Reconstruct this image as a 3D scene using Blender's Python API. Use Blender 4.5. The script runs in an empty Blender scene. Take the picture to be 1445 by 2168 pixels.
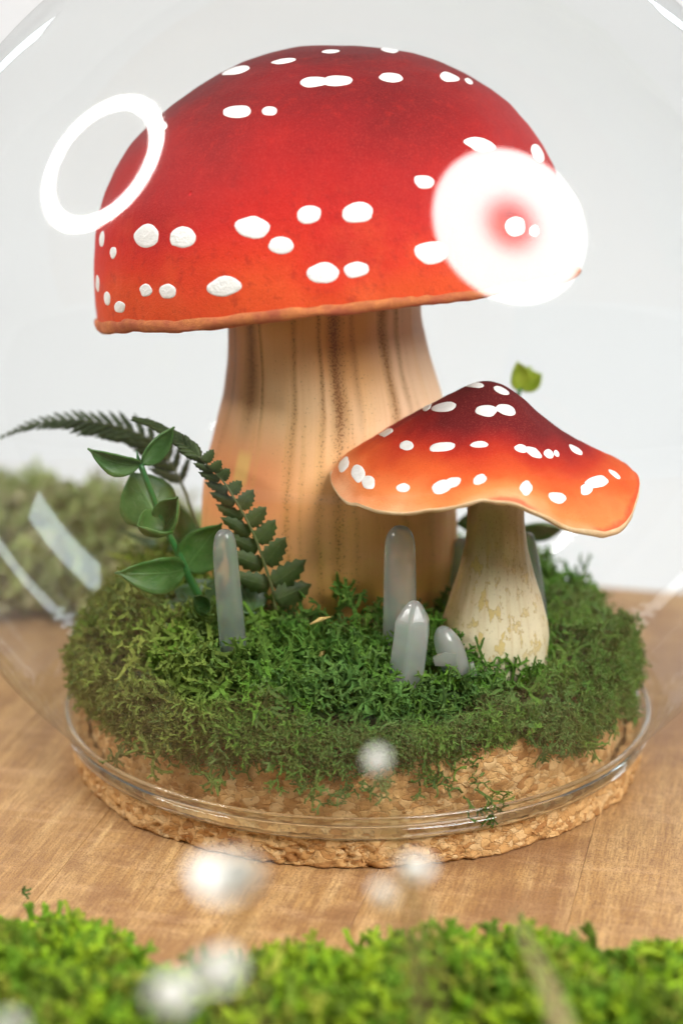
import bpy, math, random
import numpy as np
from mathutils import Vector, Matrix, noise as mnoise
from mathutils.bvhtree import BVHTree

S = 0.01            # all coordinates below are centimetres
random.seed(7); rng = np.random.default_rng(7)
sc = bpy.context.scene
COL = sc.collection
PI = math.pi

# ------------------------------------------------------------------ camera
CAM = Vector((-0.33, -38.6, 16.8)); PITCH = math.radians(17)
cd = bpy.data.cameras.new('camera'); cam = bpy.data.objects.new('camera', cd); COL.objects.link(cam)
cam.location = CAM * S; cam.rotation_euler = (PI/2 - PITCH, 0, 0)
cd.lens = 70; cd.sensor_fit = 'VERTICAL'; cd.sensor_height = 36; cd.sensor_width = 24
cd.clip_start = 0.01; cd.clip_end = 50
cd.dof.use_dof = True; cd.dof.focus_distance = 0.366; cd.dof.aperture_fstop = 8.0; cd.dof.aperture_blades = 9
sc.camera = cam

# ------------------------------------------------------------------ world, exposure
w = bpy.data.worlds.new('World'); sc.world = w; w.use_nodes = True
bg = w.node_tree.nodes['Background']; bg.inputs[0].default_value = (1.0, 0.965, 0.93, 1); bg.inputs[1].default_value = 0.26
sc.view_settings.view_transform = 'Standard'; sc.view_settings.look = 'None'
sc.view_settings.exposure = -0.74; sc.view_settings.gamma = 1.0
sc.cycles.max_bounces = 14; sc.cycles.transparent_max_bounces = 24; sc.cycles.transmission_bounces = 10
sc.cycles.diffuse_bounces = 4; sc.cycles.glossy_bounces = 6
sc.cycles.sample_clamp_indirect = 6

# added fill: an unseen spot high at each side brightens the paper sweep
def spotl(name, loc, target, energy, col, cone):
    l = bpy.data.lights.new(name, 'SPOT'); l.spot_size = math.radians(cone); l.spot_blend = 1; l.energy = energy; l.color = col; l.shadow_soft_size = .03
    o = bpy.data.objects.new(name, l); COL.objects.link(o); o.location = Vector(loc)*S
    o.rotation_euler = (Vector(target) - Vector(loc)).to_track_quat('-Z', 'Y').to_euler(); return o
spotl('added_backdrop_spot', (55, -6, 78), (16, 40, 22), 6.5, (.86, .94, 1.0), 62)
spotl('added_backdrop_spot', (-55, -6, 78), (-10, 40, 22), 1.8, (.90, .95, 1), 62)

# ------------------------------------------------------------------ node helper
class N:
    def __init__(s, name):
        s.m = bpy.data.materials.new(name); s.m.use_nodes = True
        s.t = s.m.node_tree; s.t.nodes.clear()
        s.out = s.t.nodes.new('ShaderNodeOutputMaterial')
    def n(s, typ, **k):
        x = s.t.nodes.new(typ)
        for a, v in k.items(): setattr(x, a, v)
        return x
    def put(s, sock, v):
        if isinstance(v, bpy.types.NodeSocket): s.t.links.new(v, sock)
        elif v is not None:
            if sock.type == 'RGBA' and len(v) == 3: v = (*v, 1)
            sock.default_value = v
    def coords(s, kind='Object', scale=(100, 100, 100), rot=(0, 0, 0)):
        c = s.n('ShaderNodeTexCoord'); m = s.n('ShaderNodeMapping')
        s.t.links.new(c.outputs[kind], m.inputs[0]); m.inputs['Scale'].default_value = scale
        m.inputs['Rotation'].default_value = rot
        return m.outputs[0]
    def mapv(s, v, scale=(1, 1, 1), loc=(0, 0, 0), rot=(0, 0, 0)):
        m = s.n('ShaderNodeMapping'); s.put(m.inputs[0], v)
        m.inputs['Scale'].default_value = scale; m.inputs['Location'].default_value = loc; m.inputs['Rotation'].default_value = rot
        return m.outputs[0]
    def noise(s, v, scale, detail=4, rough=.55, dist=0):
        x = s.n('ShaderNodeTexNoise'); s.put(x.inputs['Vector'], v); x.inputs['Scale'].default_value = scale
        x.inputs['Detail'].default_value = detail; x.inputs['Roughness'].default_value = rough; x.inputs['Distortion'].default_value = dist
        return x.outputs[0]
    def vor(s, v, scale, feature='F1', out='Distance', rnd=1):
        x = s.n('ShaderNodeTexVoronoi', feature=feature); s.put(x.inputs['Vector'], v); x.inputs['Scale'].default_value = scale
        x.inputs['Randomness'].default_value = rnd
        return x.outputs[out]
    def math(s, op, a, b=0.5, c=0.5, clamp=False):
        x = s.n('ShaderNodeMath', operation=op, use_clamp=clamp)
        s.put(x.inputs[0], a); s.put(x.inputs[1], b)
        if len(x.inputs) > 2: s.put(x.inputs[2], c)
        return x.outputs[0]
    def ramp(s, f, stops, interp='LINEAR'):
        x = s.n('ShaderNodeValToRGB'); x.color_ramp.interpolation = interp; e = x.color_ramp.elements
        while len(e) < len(stops): e.new(0.5)
        for i, (p, c) in enumerate(stops):
            if not isinstance(c, (tuple, list)): c = (c, c, c)
            e[i].position = p; e[i].color = (*c, 1)
        s.put(x.inputs[0], f)
        return x.outputs[0]
    def rng(s, v, a, b, c=0.0, d=1.0, smooth=False):
        x = s.n('ShaderNodeMapRange'); x.interpolation_type = 'SMOOTHSTEP' if smooth else 'LINEAR'
        s.put(x.inputs[0], v); x.inputs[1].default_value = a; x.inputs[2].default_value = b
        x.inputs[3].default_value = c; x.inputs[4].default_value = d
        return x.outputs[0]
    def mix(s, f, a, b, blend='MIX'):
        x = s.n('ShaderNodeMix', data_type='RGBA', blend_type=blend)
        s.put(x.inputs[0], f); s.put(x.inputs[6], a); s.put(x.inputs[7], b)
        return x.outputs[2]
    def sep(s, v):
        x = s.n('ShaderNodeSeparateXYZ'); s.put(x.inputs[0], v); return x.outputs
    def bump(s, h, strength=.5, dist=.01, normal=None):
        x = s.n('ShaderNodeBump'); s.put(x.inputs['Height'], h); x.inputs['Strength'].default_value = strength
        x.inputs['Distance'].default_value = dist * S
        if normal is not None: s.put(x.inputs['Normal'], normal)
        return x.outputs[0]
    def bsdf(s, col, rough=.6, normal=None, **k):
        x = s.n('ShaderNodeBsdfPrincipled'); s.put(x.inputs['Base Color'], col); s.put(x.inputs['Roughness'], rough)
        if normal is not None: s.put(x.inputs['Normal'], normal)
        for a, v in k.items(): s.put(x.inputs[a.replace('_', ' ')], v)
        s.t.links.new(x.outputs[0], s.out.inputs[0])
        return s.m

# ------------------------------------------------------------------ object helpers
ORG = {}
def tag(o, label=None, cat=None, group=None, kind=None):
    for k, v in (('label', label), ('category', cat), ('group', group), ('kind', kind)):
        if v: o[k] = v
    return o
def empty(name, org, label, cat, group=None):
    o = bpy.data.objects.new(name, None); COL.objects.link(o)
    o.location = Vector(org) * S; ORG[o.name] = Vector(org); o.empty_display_size = .01
    return tag(o, label, cat, group)
def mk(name, V, F, mat, parent=None, org=None, smooth=True, mats=None, mi=None, uv=None, solid=0, sub=0):
    """world-centimetre vertices -> one mesh object"""
    if org is None: org = ORG[parent.name] if parent else Vector((0, 0, 0))
    org = Vector(org)
    me = bpy.data.meshes.new(name)
    A = (np.array([tuple(v) for v in V], dtype=np.float64) - np.array(org)) * S
    me.from_pydata(A.tolist(), [], F)
    for mm in (mats or [mat]): me.materials.append(mm)
    if mi is not None: me.polygons.foreach_set('material_index', mi)
    me.polygons.foreach_set('use_smooth', [smooth] * len(me.polygons))
    if uv is not None:
        L = me.uv_layers.new(name='UVMap')
        idx = np.zeros(len(me.loops), dtype=np.int32); me.loops.foreach_get('vertex_index', idx)
        L.data.foreach_set('uv', np.array(uv, dtype=np.float32)[idx].ravel())
    me.update()
    o = bpy.data.objects.new(name, me); COL.objects.link(o)
    place(o, parent, org)
    if solid:
        m = o.modifiers.new('thick', 'SOLIDIFY'); m.thickness = solid * S; m.offset = 0
    if sub:
        m = o.modifiers.new('sub', 'SUBSURF'); m.levels = sub; m.render_levels = sub
    return o
def place(o, parent, org):
    ORG[o.name] = Vector(org)
    if parent: o.parent = parent; o.location = (Vector(org) - ORG[parent.name]) * S
    else: o.location = Vector(org) * S
FW = Vector((0, math.cos(PITCH), -math.sin(PITCH))); UPV = Vector((0, math.sin(PITCH), math.cos(PITCH))); RT = Vector((1, 0, 0))
FPX = 70 / 36 * 2168
def ray(px, py):
    return (FW + RT * ((px - 722.5) / FPX) - UPV * ((py - 1084) / FPX)).normalized()
def P(px, py, Y):
    """the place whose depth (world Y) is Y and that the photograph shows at px, py"""
    d = ray(px, py); return CAM + d * ((Y - CAM.y) / d.y)
def interp(x, tab):
    return float(np.interp(x, [a for a, b in tab], [b for a, b in tab]))
def catmull(pts, n):
    pts = [Vector(p) for p in pts]; Q = [pts[0] * 2 - pts[1]] + pts + [pts[-1] * 2 - pts[-2]]; out = []
    for i in range(1, len(Q) - 2):
        a, b, c, d = Q[i-1], Q[i], Q[i+1], Q[i+2]
        for k in range(n):
            t = k / n
            out.append(0.5 * ((2*b) + (c - a) * t + (2*a - 5*b + 4*c - d) * t*t + (3*b - a - 3*c + d) * t**3))
    out.append(pts[-1]); return out
def tube(path, rad, seg=8, cap=True):
    V, F = [], []; n = len(path); path = [Vector(p) for p in path]
    ref = Vector((0, 0, 1)) if abs((path[-1] - path[0]).normalized().z) < .9 else Vector((1, 0, 0))
    for i, p in enumerate(path):
        t = (path[min(i+1, n-1)] - path[max(i-1, 0)]).normalized()
        a = t.cross(ref).normalized(); b = t.cross(a); r = rad(i / (n-1)) if callable(rad) else rad
        for k in range(seg):
            th = 2*PI*k/seg; V.append(p + (a*math.cos(th) + b*math.sin(th)) * r)
    for i in range(n-1):
        for k in range(seg):
            k2 = (k+1) % seg; F.append((i*seg+k, i*seg+k2, (i+1)*seg+k2, (i+1)*seg+k))
    if cap: F.append(tuple(range(seg))[::-1]); F.append(tuple((n-1)*seg+k for k in range(seg)))
    return V, F
def revolve(prof, seg, c=(0, 0), close=False, fn=None):
    V, F = [], []; m = len(prof)
    for j in range(seg):
        th = 2*PI*j/seg
        for (r, z) in prof:
            p = Vector((c[0] + r*math.cos(th), c[1] + r*math.sin(th), z))
            V.append(fn(p, th, r, z) if fn else p)
    for j in range(seg):
        j2 = (j+1) % seg
        for i in range(m-1 if not close else m):
            i2 = (i+1) % m; F.append((j*m+i, j2*m+i, j2*m+i2, j*m+i2))
    return V, F
def nz(p, s=1.0): return mnoise.noise(Vector(p) * s)

# ------------------------------------------------------------------ materials
def m_backdrop():
    n = N('white_paper'); c = n.coords()
    n.bsdf((.74, .75, .765), .85, n.bump(n.noise(c, 3, 3), .1, .02)); return n.m
def m_wood():
    n = N('oiled_wood'); c = n.coords('Object')
    oi = n.n('ShaderNodeObjectInfo').outputs['Random']
    off = n.n('ShaderNodeCombineXYZ'); n.put(off.inputs[0], n.math('MULTIPLY', oi, 37)); n.put(off.inputs[2], n.math('MULTIPLY', oi, 11))
    va = n.n('ShaderNodeVectorMath', operation='ADD'); n.put(va.inputs[0], c); n.put(va.inputs[1], off.outputs[0]); v = va.outputs[0]
    grain = n.noise(n.mapv(v, (1.6, .13, 1)), 1.6, 8, .62, .6)
    fine = n.noise(n.mapv(v, (22, 1.6, 10)), 1.0, 5, .7)
    saw = n.noise(n.mapv(v, (.45, 2.2, 1), rot=(0, 0, .3)), 1.3, 4, .65, .3)
    blot = n.noise(v, .42, 6, .68)
    grit = n.noise(v, 26, 3, .7)
    base = n.ramp(grain, [(.25, (.30, .15, .050)), (.45, (.47, .265, .10)), (.62, (.60, .375, .16)), (.8, (.70, .47, .22))])
    base = n.mix(n.rng(fine, .4, .65, 0, .6), base, (.19, .09, .042))
    base = n.mix(n.rng(saw, .5, .68, 0, .42), base, (.66, .42, .22))
    base = n.mix(n.rng(blot, .47, .62, 0, .62, True), base, (.25, .12, .055))
    base = n.mix(n.rng(grit, .5, .62, 0, .65), base, (.18, .085, .04))
    scr = n.noise(n.mapv(v, (.25, 30, 1), rot=(0, 0, .55)), 1.0, 2, .5)
    base = n.mix(n.rng(scr, .72, .76, 0, .25), base, (.56, .38, .23))
    ht = n.math('ADD', n.math('MULTIPLY', fine, .5), n.math('ADD', saw, grit))
    n.bsdf(base, n.rng(grain, .3, .7, .42, .6), n.bump(ht, .45, .02), Specular_IOR_Level=.4); return n.m
def m_cork():
    n = N('cork'); c = n.coords('Object')
    r = n.n('ShaderNodeNewGeometry').outputs['Random Per Island']; oi = n.n('ShaderNodeObjectInfo').outputs['Random']
    f = n.math('FRACT', n.math('ADD', r, oi))
    wn = n.n('ShaderNodeTexNoise'); n.put(wn.inputs['Vector'], c); wn.inputs['Scale'].default_value = 3.0; wn.inputs['Detail'].default_value = 4
    dd = n.n('ShaderNodeVectorMath', operation='MULTIPLY_ADD'); n.put(dd.inputs[0], wn.outputs['Color']); dd.inputs[1].default_value = (.45, .45, .45); n.put(dd.inputs[2], n.mapv(c, (1, 1, 1.5))); dv = dd.outputs[0]
    cell = n.vor(dv, 4.6, out='Color')
    f2 = n.sep(cell)[0]
    k = n.math('FRACT', n.math('ADD', f, f2))
    col = n.ramp(k, [(0, (.46, .22, .075)), (.3, (.62, .34, .125)), (.65, (.74, .45, .19)), (1, (.80, .54, .27))])
    fine = n.noise(c, 9, 6, .7)
    col = n.mix(n.rng(fine, .56, .7, 0, .75), col, (.20, .085, .03))
    pore = n.vor(dv, 9, out='Distance')
    col = n.mix(n.rng(pore, .2, .08, 0, .65), col, (.12, .045, .016))
    edge = n.vor(dv, 4.6, 'DISTANCE_TO_EDGE')
    col = n.mix(n.rng(edge, .035, .0, 0, .3), col, (.16, .07, .03))
    h = n.math('ADD', n.math('MULTIPLY', fine, 1.2), n.rng(edge, 0, .08, 0, .5))
    n.bsdf(col, .82, n.bump(h, .7, .05), Specular_IOR_Level=.25); return n.m
def m_glass_shell():
    n = N('clear_glass_wall')
    g = n.n('ShaderNodeNewGeometry')
    ior = n.rng(g.outputs['Backfacing'], 0, 1, 1.55, 1/1.55)
    fr = n.n('ShaderNodeFresnel'); n.put(fr.inputs[0], ior); F = fr.outputs[0]
    R = n.math('ADD', n.math('MULTIPLY', F, .6), .028, clamp=True)
    t = n.n('ShaderNodeBsdfTransparent'); t.inputs[0].default_value = (.975, .985, .98, 1)
    gl = n.n('ShaderNodeBsdfGlossy'); gl.inputs['Roughness'].default_value = 0.05
    mx = n.n('ShaderNodeMixShader'); n.put(mx.inputs[0], R); n.put(mx.inputs[1], t.outputs[0]); n.put(mx.inputs[2], gl.outputs[0])
    n.t.links.new(mx.outputs[0], n.out.inputs[0]); return n.m
def m_glass_solid():
    n = N('solid_glass'); n.bsdf((.96, .985, .97), .0, Transmission_Weight=1.0, IOR=1.5); return n.m
def m_cap_big():
    n = N('painted_red_foam'); c = n.coords('Object'); z = n.sep(c)[2]
    wob = n.noise(c, .35, 3, .5)
    h = n.math('ADD', z, n.rng(wob, .2, .8, -.9, .9))
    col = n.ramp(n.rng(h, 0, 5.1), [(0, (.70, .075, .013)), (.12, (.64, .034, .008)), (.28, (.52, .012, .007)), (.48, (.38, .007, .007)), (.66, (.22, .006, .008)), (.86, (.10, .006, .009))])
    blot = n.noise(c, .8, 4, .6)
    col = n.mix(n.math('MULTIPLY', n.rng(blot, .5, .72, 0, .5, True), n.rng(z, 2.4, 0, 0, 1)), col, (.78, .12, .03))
    col = n.mix(n.rng(n.noise(c, .5, 2), .5, .75, 0, .35, True), col, (.30, .008, .012))
    sp = n.noise(c, 34, 3, .65)
    col = n.mix(n.rng(sp, .50, .8, 0, .35), col, (.72, .10, .07))
    col = n.mix(n.rng(sp, .42, .25, 0, .5), col, (.17, .008, .01))
    mot = n.noise(c, 5, 5, .7); col = n.mix(n.rng(mot, .54, .72, 0, .22), col, (.62, .03, .015)); col = n.mix(n.rng(mot, .46, .32, 0, .35), col, (.22, .006, .008))
    pit = n.vor(c, 1.1, out='Distance'); nick = n.math('MULTIPLY', n.rng(pit, .07, .035), n.rng(n.noise(c, 2.3), .5, .6))
    col = n.mix(n.math('MULTIPLY', nick, .7), col, (.75, .03, .04))
    ht = n.math('ADD', n.math('MULTIPLY', sp, .6), n.math('ADD', n.noise(c, 3, 4), n.math('MULTIPLY', nick, -2)))
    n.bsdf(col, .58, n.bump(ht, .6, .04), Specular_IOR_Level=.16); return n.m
def m_cap_small():
    n = N('painted_foam_orange'); u = n.sep(n.coords('UV', (1, 1, 1)))
    c = n.coords('Object'); wob = n.noise(c, .7, 3, .5)
    # UV.x = azimuth / 2pi, UV.y = distance from the tip, 0..1
    t = n.math('ADD', u[1], n.rng(wob, .2, .8, -.13, .13))
    side = n.rng(u[0], .54, .84, .03, .27, True)   # the paint is deeper towards one side
    t = n.math('SUBTRACT', t, side)
    col = n.ramp(t, [(0, (.10, .007, .009)), (.32, (.16, .009, .011)), (.46, (.32, .013, .010)), (.60, (.52, .034, .010)), (.76, (.72, .11, .022)), (.89, (.80, .24, .07)), (1, (.88, .42, .21))])
    edge = n.rng(n.math('ADD', u[1], n.rng(n.noise(c, 1.4, 3), .3, .7, -.02, .02)), .965, .99)
    patch = n.rng(n.noise(c, .55, 2), .46, .58, 0, .7, True)
    col = n.mix(n.math('MULTIPLY', edge, patch), col, (.62, .05, .02))
    sp = n.noise(c, 36, 3, .65)
    col = n.mix(n.rng(sp, .52, .8, 0, .28), col, (.80, .2, .12))
    col = n.mix(n.rng(sp, .42, .22, 0, .5), col, (.15, .01, .01))
    ht = n.math('ADD', n.math('MULTIPLY', sp, .7), n.noise(c, 4, 4))
    n.bsdf(col, .78, n.bump(ht, .7, .04), Specular_IOR_Level=.12); return n.m
def m_edge(name, a, b):
    n = N(name); c = n.coords('Object')
    f = n.noise(c, 2.2, 5, .65); sp = n.noise(c, 30, 3, .7)
    col = n.mix(n.rng(f, .38, .62), a, b); col = n.mix(n.rng(sp, .5, .8, 0, .35), col, tuple(x * .55 for x in a))
    n.bsdf(col, .8, n.bump(n.math('ADD', f, sp), .6, .05)); return n.m
def m_paint():
    n = N('white_acrylic_dots'); c = n.coords('Object')
    f = n.noise(c, 5, 4, .6)
    sp = n.noise(c, 22, 3, .6)
    n.bsdf(n.mix(n.rng(f, .45, .75, 0, .6), (.86, .86, .85), (.74, .72, .69)), .42, n.bump(n.math('ADD', n.math('MULTIPLY', sp, .5), f), .55, .045)); return n.m
def m_stem_big():
    n = N('stained_foam_stem'); uvv = n.coords('UV', (1, 1, 1)); s_ = n.sep(uvv); u0, v = s_[0], s_[1]
    # UV in centimetres: x round the stem from the front, y up
    warp = n.noise(n.mapv(uvv, (1.2, .35, 1)), 1.0, 3, .5)
    u = n.math('ADD', u0, n.rng(warp, .2, .8, -.09, .09))
    un = n.rng(u, -3.6, 3.6)
    def bands(lst):
        st = [(0, 0.0)]
        for (a, wd, s) in lst:
            p = (a * 2.25 + 3.6) / 7.2; h = wd * 2.25 / 7.2
            st += [(p - h, 0.0), (p, s), (p + h, 0.0)]
        st.append((1, 0.0)); return n.ramp(un, st[:31])
    up = bands([(-1.15, .05, .5), (-.83, .14, 1), (-.68, .04, .7), (-.305, .035, .5), (-.06, .035, .6), (.10, .10, 1), (.27, .05, .45), (.64, .08, .7), (.80, .05, .5)])
    lo = bands([(-1.2, .05, .5), (-.32, .05, .9), (-.22, .03, .6), (-.06, .05, .6), (.08, .06, .9), (.20, .04, .6), (.62, .07, .8), (.9, .06, .6)])
    upm = n.rng(n.math('ADD', v, n.rng(warp, .3, .7, -.5, .5)), 6.3, 8.0, 0, 1, True)
    thin = n.noise(n.mapv(uvv, (9, .16, 1)), 1.0, 5, .6)          # fine long streaks
    thin2 = n.noise(n.mapv(uvv, (3.4, .10, 1), loc=(4, 0, 0)), 1.0, 3, .6)
    blot = n.noise(n.mapv(uvv, (.55, .42, 1), loc=(.4, 2.2, 0)), 1.0, 2, .5)
    vv_ = n.math('ADD', v, n.rng(blot, .3, .7, -.7, .7))
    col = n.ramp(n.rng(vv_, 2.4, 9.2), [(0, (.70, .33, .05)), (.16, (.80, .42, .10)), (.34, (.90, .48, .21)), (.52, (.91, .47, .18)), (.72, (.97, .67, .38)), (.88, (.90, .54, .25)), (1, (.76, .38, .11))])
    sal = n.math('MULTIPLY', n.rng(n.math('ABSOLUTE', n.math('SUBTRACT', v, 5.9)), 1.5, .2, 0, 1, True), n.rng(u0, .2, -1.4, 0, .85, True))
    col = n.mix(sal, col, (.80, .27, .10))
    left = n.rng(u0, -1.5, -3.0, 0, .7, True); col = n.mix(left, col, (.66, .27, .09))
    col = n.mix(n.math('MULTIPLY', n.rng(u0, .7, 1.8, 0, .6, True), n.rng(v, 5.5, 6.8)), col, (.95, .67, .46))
    col = n.mix(n.rng(thin2, .54, .68, 0, .28), col, (.78, .43, .10))
    col = n.mix(n.rng(thin, .58, .70, 0, .22), col, (.66, .34, .09))
    bnd = n.math('ADD', n.math('MULTIPLY', up, upm), n.math('MULTIPLY', n.math('MULTIPLY', lo, .75), n.math('SUBTRACT', 1, n.math('MULTIPLY', upm, .6))), clamp=True)
    col = n.mix(n.math('MULTIPLY', bnd, .6), col, (.52, .24, .035))
    dots = n.noise(uvv, 26, 2, .6)
    thr = n.math('SUBTRACT', dots, n.math('SUBTRACT', .70, n.math('MULTIPLY', n.math('ADD', bnd, n.rng(thin2, .45, .7, 0, .25)), .21)))
    dm = n.rng(thr, 0, .03)
    col = n.mix(n.math('MULTIPLY', dm, .85), col, (.16, .055, .010))
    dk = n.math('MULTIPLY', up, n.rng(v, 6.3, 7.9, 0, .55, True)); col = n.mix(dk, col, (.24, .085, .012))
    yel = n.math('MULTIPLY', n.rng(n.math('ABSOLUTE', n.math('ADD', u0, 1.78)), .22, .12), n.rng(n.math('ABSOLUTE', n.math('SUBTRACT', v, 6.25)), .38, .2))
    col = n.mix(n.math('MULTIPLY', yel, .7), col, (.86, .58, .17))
    grain = n.noise(uvv, 32, 3, .7)
    col = n.mix(n.rng(grain, .5, .8, 0, .25), col, (.55, .30, .15))
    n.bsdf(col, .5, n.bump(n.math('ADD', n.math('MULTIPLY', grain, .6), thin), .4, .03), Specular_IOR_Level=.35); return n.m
def m_stem_small():
    n = N('cream_stained_stem'); uvv = n.coords('UV', (1, 1, 1)); s_ = n.sep(uvv); u, v = s_[0], s_[1]
    warp = n.noise(n.mapv(uvv, (1, .5, 1)), 1.5, 3, .5)
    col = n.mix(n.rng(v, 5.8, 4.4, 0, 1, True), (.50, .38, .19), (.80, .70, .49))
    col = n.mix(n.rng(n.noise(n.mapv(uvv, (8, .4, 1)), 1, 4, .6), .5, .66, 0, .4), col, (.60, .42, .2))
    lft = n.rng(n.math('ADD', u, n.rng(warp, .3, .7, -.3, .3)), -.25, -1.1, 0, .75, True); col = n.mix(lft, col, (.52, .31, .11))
    st = n.noise(n.mapv(uvv, (3.2, 1.7, 1)), 1.4, 5, .62)
    bl = n.rng(n.noise(n.mapv(uvv, (1, .7, 1), loc=(1, 3, 0)), 1.0, 2), .36, .6)
    k = n.math('MULTIPLY', n.rng(st, .555, .575), n.rng(v, 5.6, 4.7)); col = n.mix(n.math('MULTIPLY', k, n.math('ADD', .25, n.math('MULTIPLY', bl, .6))), col, (.66, .48, .16))
    rim = n.math('MULTIPLY', n.math('MULTIPLY', n.rng(st, .545, .556), n.rng(st, .575, .562)), n.rng(v, 5.6, 4.7)); col = n.mix(n.math('MULTIPLY', rim, .75), col, (.36, .22, .06))
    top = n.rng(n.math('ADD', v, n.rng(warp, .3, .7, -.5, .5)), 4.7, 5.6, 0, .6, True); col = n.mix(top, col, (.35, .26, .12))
    dots = n.noise(n.mapv(uvv, (1, .6, 1)), 24, 2, .6); col = n.mix(n.math('MULTIPLY', n.rng(dots, .62, .68), n.rng(v, 4.2, 5.4, .25, .9)), col, (.20, .13, .05))
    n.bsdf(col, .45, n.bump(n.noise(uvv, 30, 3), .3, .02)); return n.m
def m_moss(name='moss'):
    n = N(name); a = n.n('ShaderNodeVertexColor'); a.layer_name = 'Col'; c = n.coords('Object')
    f = n.noise(c, 3.0, 3); g = n.noise(c, 30, 2)
    col = n.mix(n.rng(f, .35, .7, 0, .25), a.outputs[0], (.22, .28, .05))
    col = n.mix(n.rng(g, .35, .7, 0, .25), col, (.02, .05, .01))
    n.bsdf(col, .8, n.bump(g, .5, .02), Specular_IOR_Level=.25, Subsurface_Weight=0.0); return n.m
def m_leaf(name, a, b, rough=.38, trans=.25, vein=6):
    n = N(name); c = n.coords('Object'); uvv = n.coords('UV', (1, 1, 1)); s_ = n.sep(uvv)
    f = n.noise(c, 3.5, 4); col = n.mix(n.rng(f, .35, .65), a, b)
    ab = n.math('ABSOLUTE', n.math('SUBTRACT', s_[1], .5))
    side = n.math('SUBTRACT', n.math('MULTIPLY', s_[0], vein), n.math('MULTIPLY', ab, vein * .8))
    vn = n.math('MULTIPLY', n.rng(n.math('ABSOLUTE', n.math('SUBTRACT', n.math('FRACT', side), .5)), .07, .02), n.rng(ab, .5, .1))
    mid = n.rng(ab, .03, .008)
    vv = n.math('MAXIMUM', n.math('MULTIPLY', vn, .5), mid)
    col = n.mix(n.math('MULTIPLY', vv, .35), col, tuple(min(1, x * 1.7 + .03) for x in b))
    scr = n.math('MULTIPLY', n.rng(n.noise(n.mapv(uvv, (3, 16, 1), rot=(0, 0, .5)), 1.6, 4, .65), .62, .7), .35)
    col = n.mix(scr, col, (.45, .55, .38))
    p = n.n('ShaderNodeBsdfPrincipled'); n.put(p.inputs['Base Color'], col); p.inputs['Roughness'].default_value = rough
    n.put(p.inputs['Normal'], n.bump(n.math('ADD', vv, f), .5, .02))
    t = n.n('ShaderNodeBsdfTranslucent'); n.put(t.inputs[0], col)
    mx = n.n('ShaderNodeMixShader'); mx.inputs[0].default_value = trans
    n.put(mx.inputs[1], p.outputs[0]); n.put(mx.inputs[2], t.outputs[0]); n.t.links.new(mx.outputs[0], n.out.inputs[0])
    return n.m
def m_crystal(name, col, rough, tw, seed):
    n = N(name); c = n.coords('Object')
    f = n.noise(c, 1.2, 3); g = n.noise(c, 30, 3, .7)
    h = f
    base = n.mix(n.rng(f, .35, .65), col, tuple(min(1, x * 1.12) for x in col))
    n.bsdf(base, rough, n.bump(h, .35, .03), Transmission_Weight=tw, IOR=1.45,
           Subsurface_Weight=1.0, Subsurface_Radius=(.004, .005, .005), Subsurface_Scale=1.0); return n.m
def m_plain(name, col, rough=.5, **k):
    n = N(name); c = n.coords('Object'); f = n.noise(c, 4, 4)
    n.bsdf(n.mix(n.rng(f, .3, .7, 0, .3), col, tuple(x * .6 for x in col)), rough, n.bump(f, .3, .02), **k); return n.m
def m_lamp(name, strength, col, falloff=None):
    n = N(name); e = n.n('ShaderNodeEmission'); e.inputs[0].default_value = (*col, 1)
    if falloff:                      # diffuser that is dim round its centre hole
        c = n.coords('Object'); ln = n.n('ShaderNodeVectorMath', operation='LENGTH'); n.put(ln.inputs[0], c)
        n.put(e.inputs[1], n.math('MULTIPLY', n.math('MULTIPLY', n.rng(ln.outputs['Value'], falloff[0], falloff[1], .2, 1, True), n.rng(ln.outputs['Value'], 15.4, 14.0, .12, 1, True)), strength))
    else: e.inputs[1].default_value = strength
    n.t.links.new(e.outputs[0], n.out.inputs[0]); return n.m

M = dict(back=m_backdrop(), wood=m_wood(), cork=m_cork(), shell=m_glass_shell(), glass=m_glass_solid(), capb=m_cap_big(), caps=m_cap_small(),
         edgeb=m_edge('orange_brown_cut_edge', (.62, .20, .055), (.42, .09, .035)), edges=m_edge('cream_cut_edge', (.80, .60, .38), (.76, .50, .27)),
         under=m_edge('cream_underside', (.62, .44, .26), (.52, .33, .17)), paint=m_paint(), stemb=m_stem_big(), stems=m_stem_small(),
         moss=m_moss(), euc=m_leaf('waxy_leaf', (.055, .150, .028), (.10, .215, .055)), eucdark=m_leaf('waxy_leaf_dark', (.03, .085, .025), (.06, .14, .045)),
         lime=m_leaf('lime_leaf', (.30, .42, .02), (.42, .52, .05), trans=.4), fern=m_leaf('pressed_fern', (.035, .062, .014), (.065, .105, .024), .55, .22, 9),
         stalk=m_plain('green_stalk', (.03, .15, .035), .35), ferns=m_plain('fern_stalk', (.10, .12, .04), .55), glue=m_glass_solid(),
         metal=m_plain('black_plastic', (.03, .03, .03), .4), petal=m_plain('white_petal', (.95, .95, .90), .6), tan=m_plain('dry_stem', (.35, .28, .12), .6),
         straw=m_plain('straw', (.60, .42, .14), .5))

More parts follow.
